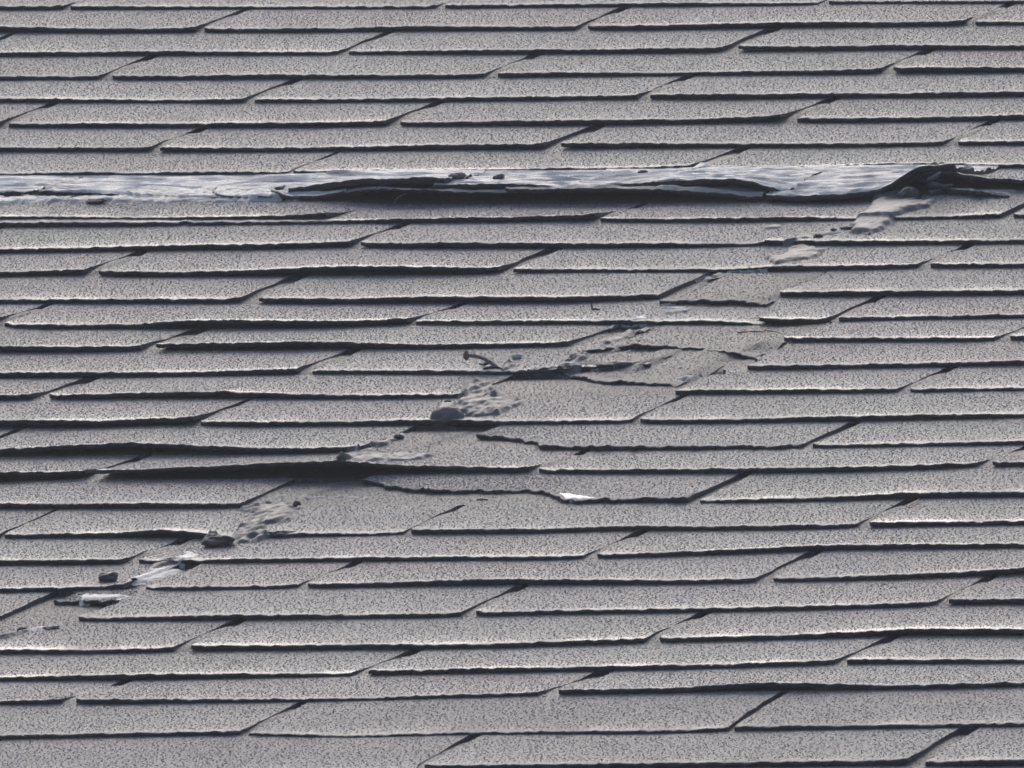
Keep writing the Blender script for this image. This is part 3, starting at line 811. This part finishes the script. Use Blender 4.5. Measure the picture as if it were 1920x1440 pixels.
smear([(1172,604),(1190,596),(1213,588),(1222,592),(1212,604),(1195,608)], .0008, M_PALE, 'white scrap above the worm of tar')
smear([(1226,566),(1240,564),(1262,565),(1256,571),(1238,574)], .0008, M_PALE, 'white fleck at the left tip of the upper torn strip')
smear([(864,743),(868,722),(880,713),(900,711),(924,722),(938,738),(956,748),(985,750),(970,764),(935,778),(886,783),(852,774),(846,764),(856,753)], .0024, M_TAR,
      'crinkled glossy grey smear below the bent nail', bumps=[(918,738,7,.005),(926,748,7,.006),(912,752,5,.004),(880,722,9,.003),(905,728,6,.003),(868,768,6,.003),(885,766,5,.003)], rip=.0016)
smear([(812,772),(826,755),(840,750),(856,756),(866,772),(852,779),(820,779)], .0030, M_TAR, 'smooth dab between the fat rounded lump and the crinkled smear')
smear([(628,859),(640,853),(652,849),(682,839),(706,836),(712,850),(760,851),(818,853),(800,862),(740,865),(690,864),(650,862)], .0016, M_TAR,
      'flat pale smear left of the bare patch under the fat lump', bumps=[(645,860,14,.004)], rip=.0008)
smear([(372,1012),(384,1003),(430,1004),(446,990),(466,970),(456,956),(480,946),(548,943),(558,950),(546,974),(500,985),(502,1008),(470,1018),(430,1024),(392,1026)], .0018, M_TAR,
      'blotchy grey smear above the dark rough lump, left of the lowest torn tab', rip=.0012, wob=.004)
smear([(238,1087),(262,1080),(280,1069),(334,1065),(340,1071),(300,1085),(276,1094),(250,1092)], .0010, M_PALE, 'white patch with a ragged outline right of the snail shaped lump')
smear([(322,1050),(336,1042),(350,1034),(370,1038),(368,1047),(345,1052)], .0012, M_PALE, 'white blob on a shingle edge just below the dark rough lump')
smear([(132,1122),(165,1113),(232,1112),(240,1120),(205,1127),(160,1129)], .0008, M_PALE, 'flat white patch on the small torn scrap')
smear([(44,1180),(64,1174),(98,1170),(104,1176),(80,1184),(52,1187)], .0010, M_PALE, 'lowest white patch beside dark crumbs at the left')
smear([(1045,928),(1058,934.5),(1086,935.5),(1126,934),(1090,928.5),(1062,924.5),(1044,923)], .0005, M_WHITE, 'bright triangular bare spot where the lowest torn tab turns downward', edge=.0012, wob=.0006, rip=0)
smear([(1382,621),(1408,618),(1436,621),(1432,627),(1396,627)], .0006, M_REDN, 'rusty brown stain beside the hooked orange needle')
smear([(1058,695),(1064,678),(1080,665),(1096,660),(1106,668),(1092,680),(1088,695)], .0022, M_TAR, 'gritty grey smear climbing from the dark chunk to the arched torn strip', rip=.0014, wob=.004)
smear([(990,694),(1024,688),(1060,684),(1118,683),(1150,686),(1112,692),(1040,695)], .0016, M_TAR, 'narrow rough smear along the torn edge right of the bent nail', rip=.0012, wob=.004)
smear([(1074,664),(1086,657),(1106,657),(1112,662),(1096,666),(1082,669)], .0010, M_PALE, 'pale torn flake at the left tip of the arched torn strip')
smear([(1120,650),(1150,632),(1176,622),(1206,616),(1222,608),(1212,620),(1180,630),(1150,642)], .0011, M_TAR, 'dirty smear under the worm of tar', rip=.001, wob=.004)
smear([(1226,590),(1250,578),(1290,576),(1330,580),(1290,586),(1250,592)], .0007, M_DULL, 'thin scuffed patch between the upper and the arched torn strip', rip=.0006, wob=.005)
smear([(1230,712),(1262,706),(1300,704),(1310,709),(1280,715),(1250,718)], .0007, M_DULL, 'faint scuffed patch above the right end of the lowest torn strip', rip=.0006, wob=.005)
smear([(694,838),(712,829),(742,818),(768,805),(778,811),(752,823),(722,836)], .0018, M_TAR, 'slanting line of cement along the joint above the flat pale smear', rip=.001, wob=.003)
smear([(1300,524),(1330,512),(1372,509),(1380,514),(1340,519),(1310,528)], .0012, M_TAR, 'thin smear at the top of the bare patch below the pale sliver', rip=.001, wob=.003)
smear([(520,930),(560,926),(640,928),(700,932),(640,936),(560,935)], .0007, M_DULL, 'faint grey smear across the bare patch under the lowest torn edge', rip=.0005, wob=.004)
smear([(270,1062),(300,1050),(330,1046),(334,1054),(304,1062),(280,1068)], .0014, M_TAR, 'grey scrap between the white blob and the white patch', rip=.001, wob=.003)
smear([(0,1196),(14,1186),(34,1180),(50,1184),(30,1194),(8,1204)], .0016, M_TAR, 'grey smear at the left edge of the picture below the torn scrap', rip=.001, wob=.003)
smear([(1476,452),(1492,440),(1530,436),(1566,430),(1590,432),(1560,442),(1520,448),(1490,456)], .0010, M_TAR, 'thin dirty smear between the two right hand smears', rip=.001, wob=.005)
smear([(1296,318),(1310,309),(1326,304),(1338,310),(1318,318),(1300,324)], .0016, M_COAT, 'white dab pushed up into a joint above the strip')

# ------------------------------------------------------------------ lumps and crumbs of tar
def knob(px, py, w, h, mat, label, **k): return lump('tar_lump', px, py, w, h, mat, label, 'tar lump', group='hardened lumps of tar', **k)
IGN.add(9)
knob(1701, 366, 42, 26, M_TARD, 'largest smooth dark green-grey ball at the right end of the strip', rough=.12)
IGN.clear()
knob(830, 782, 66, 36, M_TAR, 'fat rounded lump of cement squeezed over the edge left of the crinkled smear', rough=.14, sink=.35)
knob(401, 1016, 62, 24, M_TARD, 'wide rough dark lump at the lower left smear', rough=.3)
knob(198, 1083, 40, 19, M_TARD, 'snail shaped dark lump left of the white patch', rough=.2)
knob(524, 1003, 54, 12, M_TARD, 'long low gritty lump on a shingle edge right of the rough dark lump', rough=.3)
knob(838, 756, 15, 13, M_TAR, 'small round knob standing on the fat rounded lump', rough=.12)
knob(639, 857, 18, 15, M_TAR, 'small pointed knob on the flat pale smear', rough=.25)
knob(851, 331, 34, 10, M_TAR, 'grey crumbly lump at the right end of the thick white layer', rough=.35)
knob(932, 333, 24, 8, M_TARD, 'dark lump on the silvery strip, second from the thick white layer', rough=.35)
knob(1202, 323, 18, 6, M_TARD, 'small dark crumb under a shingle edge in the middle of the strip', rough=.4)
knob(176, 378, 34, 9, M_TARD, 'dark feathery crumb below the left end of the strip', rough=.45)
knob(967, 669, 20, 9, M_PALE, 'pale pebble like blob right of the bent nail', rough=.12)
knob(555, 945, 15, 11, M_TARD, 'small square dark crumb at the top of the blotchy smear', rough=.25)
knob(1586, 428, 24, 6, M_TARD, 'dark crumb at the left foot of the large grey smear', rough=.4)
knob(1531, 443, 17, 6, M_TARD, 'tiny dark crumb between the two right hand smears', rough=.4)
knob(1560, 432, 12, 5, M_TARD, 'middle one of the dark crumbs between the two right hand smears', rough=.4)
knob(1060, 692, 40, 13, M_TARD, 'dark chunk on the edge right of the bent nail', rough=.35)
knob(1150, 690, 66, 12, M_TARD, 'long ragged black chunk right of the dark chunk', rough=.5)
knob(745, 820, 18, 9, M_TARD, 'small dark blob at the end of a slanted joint above the flat smear', rough=.25)
knob(888, 714, 22, 11, M_TARD, 'dark blob at the top of the crinkled smear', rough=.25)
knob(1750, 325, 60, 26, M_TARD, 'ragged dark mass inside the hole at the right end of the strip', rough=.5)
knob(1800, 317, 46, 11, M_TAR2, 'pale lump on the edge right of the hole', rough=.3)
knob(40, 1180, 16, 6, M_TARD, 'dark crumb left of the lowest white patch', rough=.4)
knob(92, 1178, 30, 5, M_TARD, 'flat dark crumb right of the lowest white patch', rough=.4)
knob(250, 1086, 14, 5, M_TARD, 'tiny dark crumb on the left tip of the white patch', rough=.4)

# ------------------------------------------------------------------ strings, twig, needles
tube('tar_string', [(412,351,3),(403,354,4),(402,361,4),(412,367,3),(440,371,2),(462,372,2),(486,373,1)], [2.2,3,3.2,3.2,3,2.6,1.5], M_TAR, 'curled grey string of tar at the left lower edge of the strip', 'tar string')
tube('tar_string', [(532,349,4),(524,353,5),(512,357,4),(520,362,4),(534,369,3),(560,373,1)], [3.5,4,4,4.5,4,2.5], M_TARD, 'twisted dark string of tar right of the curled grey one', 'tar string')
tube('tar_string', [(1144,618,4),(1150,614,5),(1163,613,5),(1176,615,5),(1188,615,5),(1198,611,4),(1212,604,3)], [3.2,4.6,4.4,4.2,4.4,3.6,2.2], M_TAR, 'smooth grey worm of tar at the top of the slanted tear', 'tar string')
IGN.add(9)
tube('tar_string', [(1712,322,38),(1722,332,28),(1738,337,23),(1752,333,27),(1766,322,38)], [2.5,4.5,5.5,4.5,2.5], M_TAR2, 'pale twisted strand of tar hanging across the hole at the strip end', 'tar string')
tube('tar_string', [(1738,349,8),(1752,345,12),(1768,350,8),(1786,347,10)], [2.5,4.5,4.5,2.5], M_TAR, 'short grey strand low inside the hole at the strip end', 'tar string')
IGN.clear()
tube('fibre', [(706,362,4),(704,356,8),(709,350,12)], 1.0, M_TAR, 'short pale fibre standing inside the dark gap', 'fibre')
tube('fibre', [(739,384,2),(742,374,8),(752,366,12),(764,362,14)], 1.3, M_TAR, 'curved grey fibre bending inside the dark gap', 'fibre')
tube('twig', [(1110,580,1),(1110,575,6),(1109,568,12)], 1.6, M_TWIG, 'short dark twig standing upright above a shingle edge', 'twig')
tube('twig', [(1110,580,1.5),(1116,579,1.5),(1124,580.5,1)], 1.6, M_TWIG, 'dark scrap lying at the foot of the upright twig', 'twig')
tube('pine_needle', [(1436,614,4),(1434,619,2),(1446,621,1.5),(1460,623,1.5),(1470,627,1.5)], 1.3, M_NEEDLE, 'hooked orange needle at the right end of the torn area', 'needle')
tube('pine_needle', [(1384,624,1),(1405,622,1.2),(1432,623,1)], 2.0, M_REDN, 'reddish stem lying left of the hooked orange needle', 'needle')
tube('pine_needle', [(1700,950,3),(1712,944,4),(1724,937,4)], 1.2, M_NEEDLE, 'straight orange needle caught in a slanted joint at the right', 'needle')
tube('pine_needle', [(258,1040,2),(268,1035,3),(276,1032,3)], 1.3, M_REDN, 'short reddish needle in a slanted joint at the lower left', 'needle')
tube('pine_needle', [(894,937,1.2),(904,936.5,1.4),(914,937,1.2)], 1.6, M_REDN, 'tiny red and white sliver below the lowest torn edge', 'needle')

# ------------------------------------------------------------------ the bent nail
nail = bpy.data.objects.new('nail', None); COL.objects.link(nail)
bx, bs, bz = hit(938, 688)
nail.matrix_world = ROOFM @ Matrix.Translation((bx, bs, bz)); bpy.context.view_layer.update()
tag(nail, 'bent rusty nail with a round head sticking out of a shingle', 'nail')
m_ = mpp(bs)
sh_px = [(942,689,-6),(935,684,2),(926,677,10),(916,671,17),(905,667,22),(895,664,24.5),(886,663,25.5)]
shp = [(bx + (a - 942) * m_, bs - (i * .0016), bz + h_ * m_ * 1.02) for i, (a, b_, h_) in enumerate(sh_px)]
def mesh_in(name, V_, F_, mat, parent):
    V_ = np.array(V_); c = V_.mean(0); me = bpy.data.meshes.new(name)
    me.from_pydata([tuple(v - c) for v in V_], [], [tuple(dict.fromkeys(f)) for f in F_]); me.materials.append(mat)
    for p in me.polygons: p.use_smooth = True
    o = bpy.data.objects.new(name, me); COL.objects.link(o)
    o.parent = parent; o.location = Vector(c) - Vector((bx, bs, bz)); return o
V_, F_ = tube_geo(shp, 3.9 * m_, 14); mesh_in('shank', V_, F_, M_STEEL, nail)
hc = np.array(shp[-1]); ax = np.array(shp[-1]) - np.array(shp[-2]); ax[1] -= .0022; ax /= np.linalg.norm(ax)
prof = [(0, -.2), (3, -.2), (7.2, .6), (8.9, 1.4), (9.2, 2.6), (8.2, 3.6), (5, 4.3), (0, 4.6)]
a = np.cross(ax, [0, 0, 1.0]); a /= np.linalg.norm(a); b_ = np.cross(ax, a)
V_, F_ = [], []
for ri_, (rr_, hh) in enumerate(prof):
    for j in range(28):
        q = 2 * math.pi * j / 28; wv = 1 + .05 * math.sin(3 * q + 1)
        V_.append(hc + ax * hh * m_ + (a * math.cos(q) + b_ * math.sin(q)) * rr_ * m_ * wv)
for i in range(len(prof) - 1):
    for j in range(28): F_.append((i * 28 + j, i * 28 + (j + 1) % 28, (i + 1) * 28 + (j + 1) % 28, (i + 1) * 28 + j))
mesh_in('head', V_, F_, M_RUST, nail)
smear([(936,690),(944,680),(962,677),(966,684),(958,692),(944,694)], .0022, M_TAR, 'small wrinkled dab of cement at the foot of the bent nail', bumps=[(955,684,7,.004)])
tube('tar_string', [(900,682,3),(908,683,3.5),(916,680,6),(920,674,9)], [2.2,2.8,2.8,2.2], M_TARD, 'dark strand of tar under the bent nail', 'tar string')
tube('tar_string', [(906,691,1),(920,689,2),(936,689,2),(942,692,1)], [1.5,2.4,2.4,1.6], M_TARD, 'thin dark strand lying below the bent nail', 'tar string')

# ------------------------------------------------------------------ thin veil of drizzle between the lens and the roof
hz = bpy.data.meshes.new('haze')
zl_, zh_ = -1.0, ROOF_Z + 6.0
vv = [(-30, -25, zl_), (30, -25, zl_), (30, 25, zl_), (-30, 25, zl_), (-30, -25, zh_), (30, -25, zh_), (30, 25, zh_), (-30, 25, zh_)]
hz.from_pydata(vv, [], [(3, 2, 1, 0), (4, 5, 6, 7), (0, 1, 5, 4), (1, 2, 6, 5), (2, 3, 7, 6), (3, 0, 4, 7)])
hm = bpy.data.materials.new('haze'); hm.use_nodes = True; ht = hm.node_tree; ht.nodes.clear()
ho = ht.nodes.new('ShaderNodeOutputMaterial'); hp = ht.nodes.new('ShaderNodeVolumePrincipled')
hp.inputs['Color'].default_value = (0.9, 0.9, 0.95, 1); hp.inputs['Density'].default_value = 0.004
ht.links.new(hp.outputs[0], ho.inputs['Volume']); hz.materials.append(hm)
haze = bpy.data.objects.new('haze', hz); COL.objects.link(haze); haze['kind'] = 'stuff'
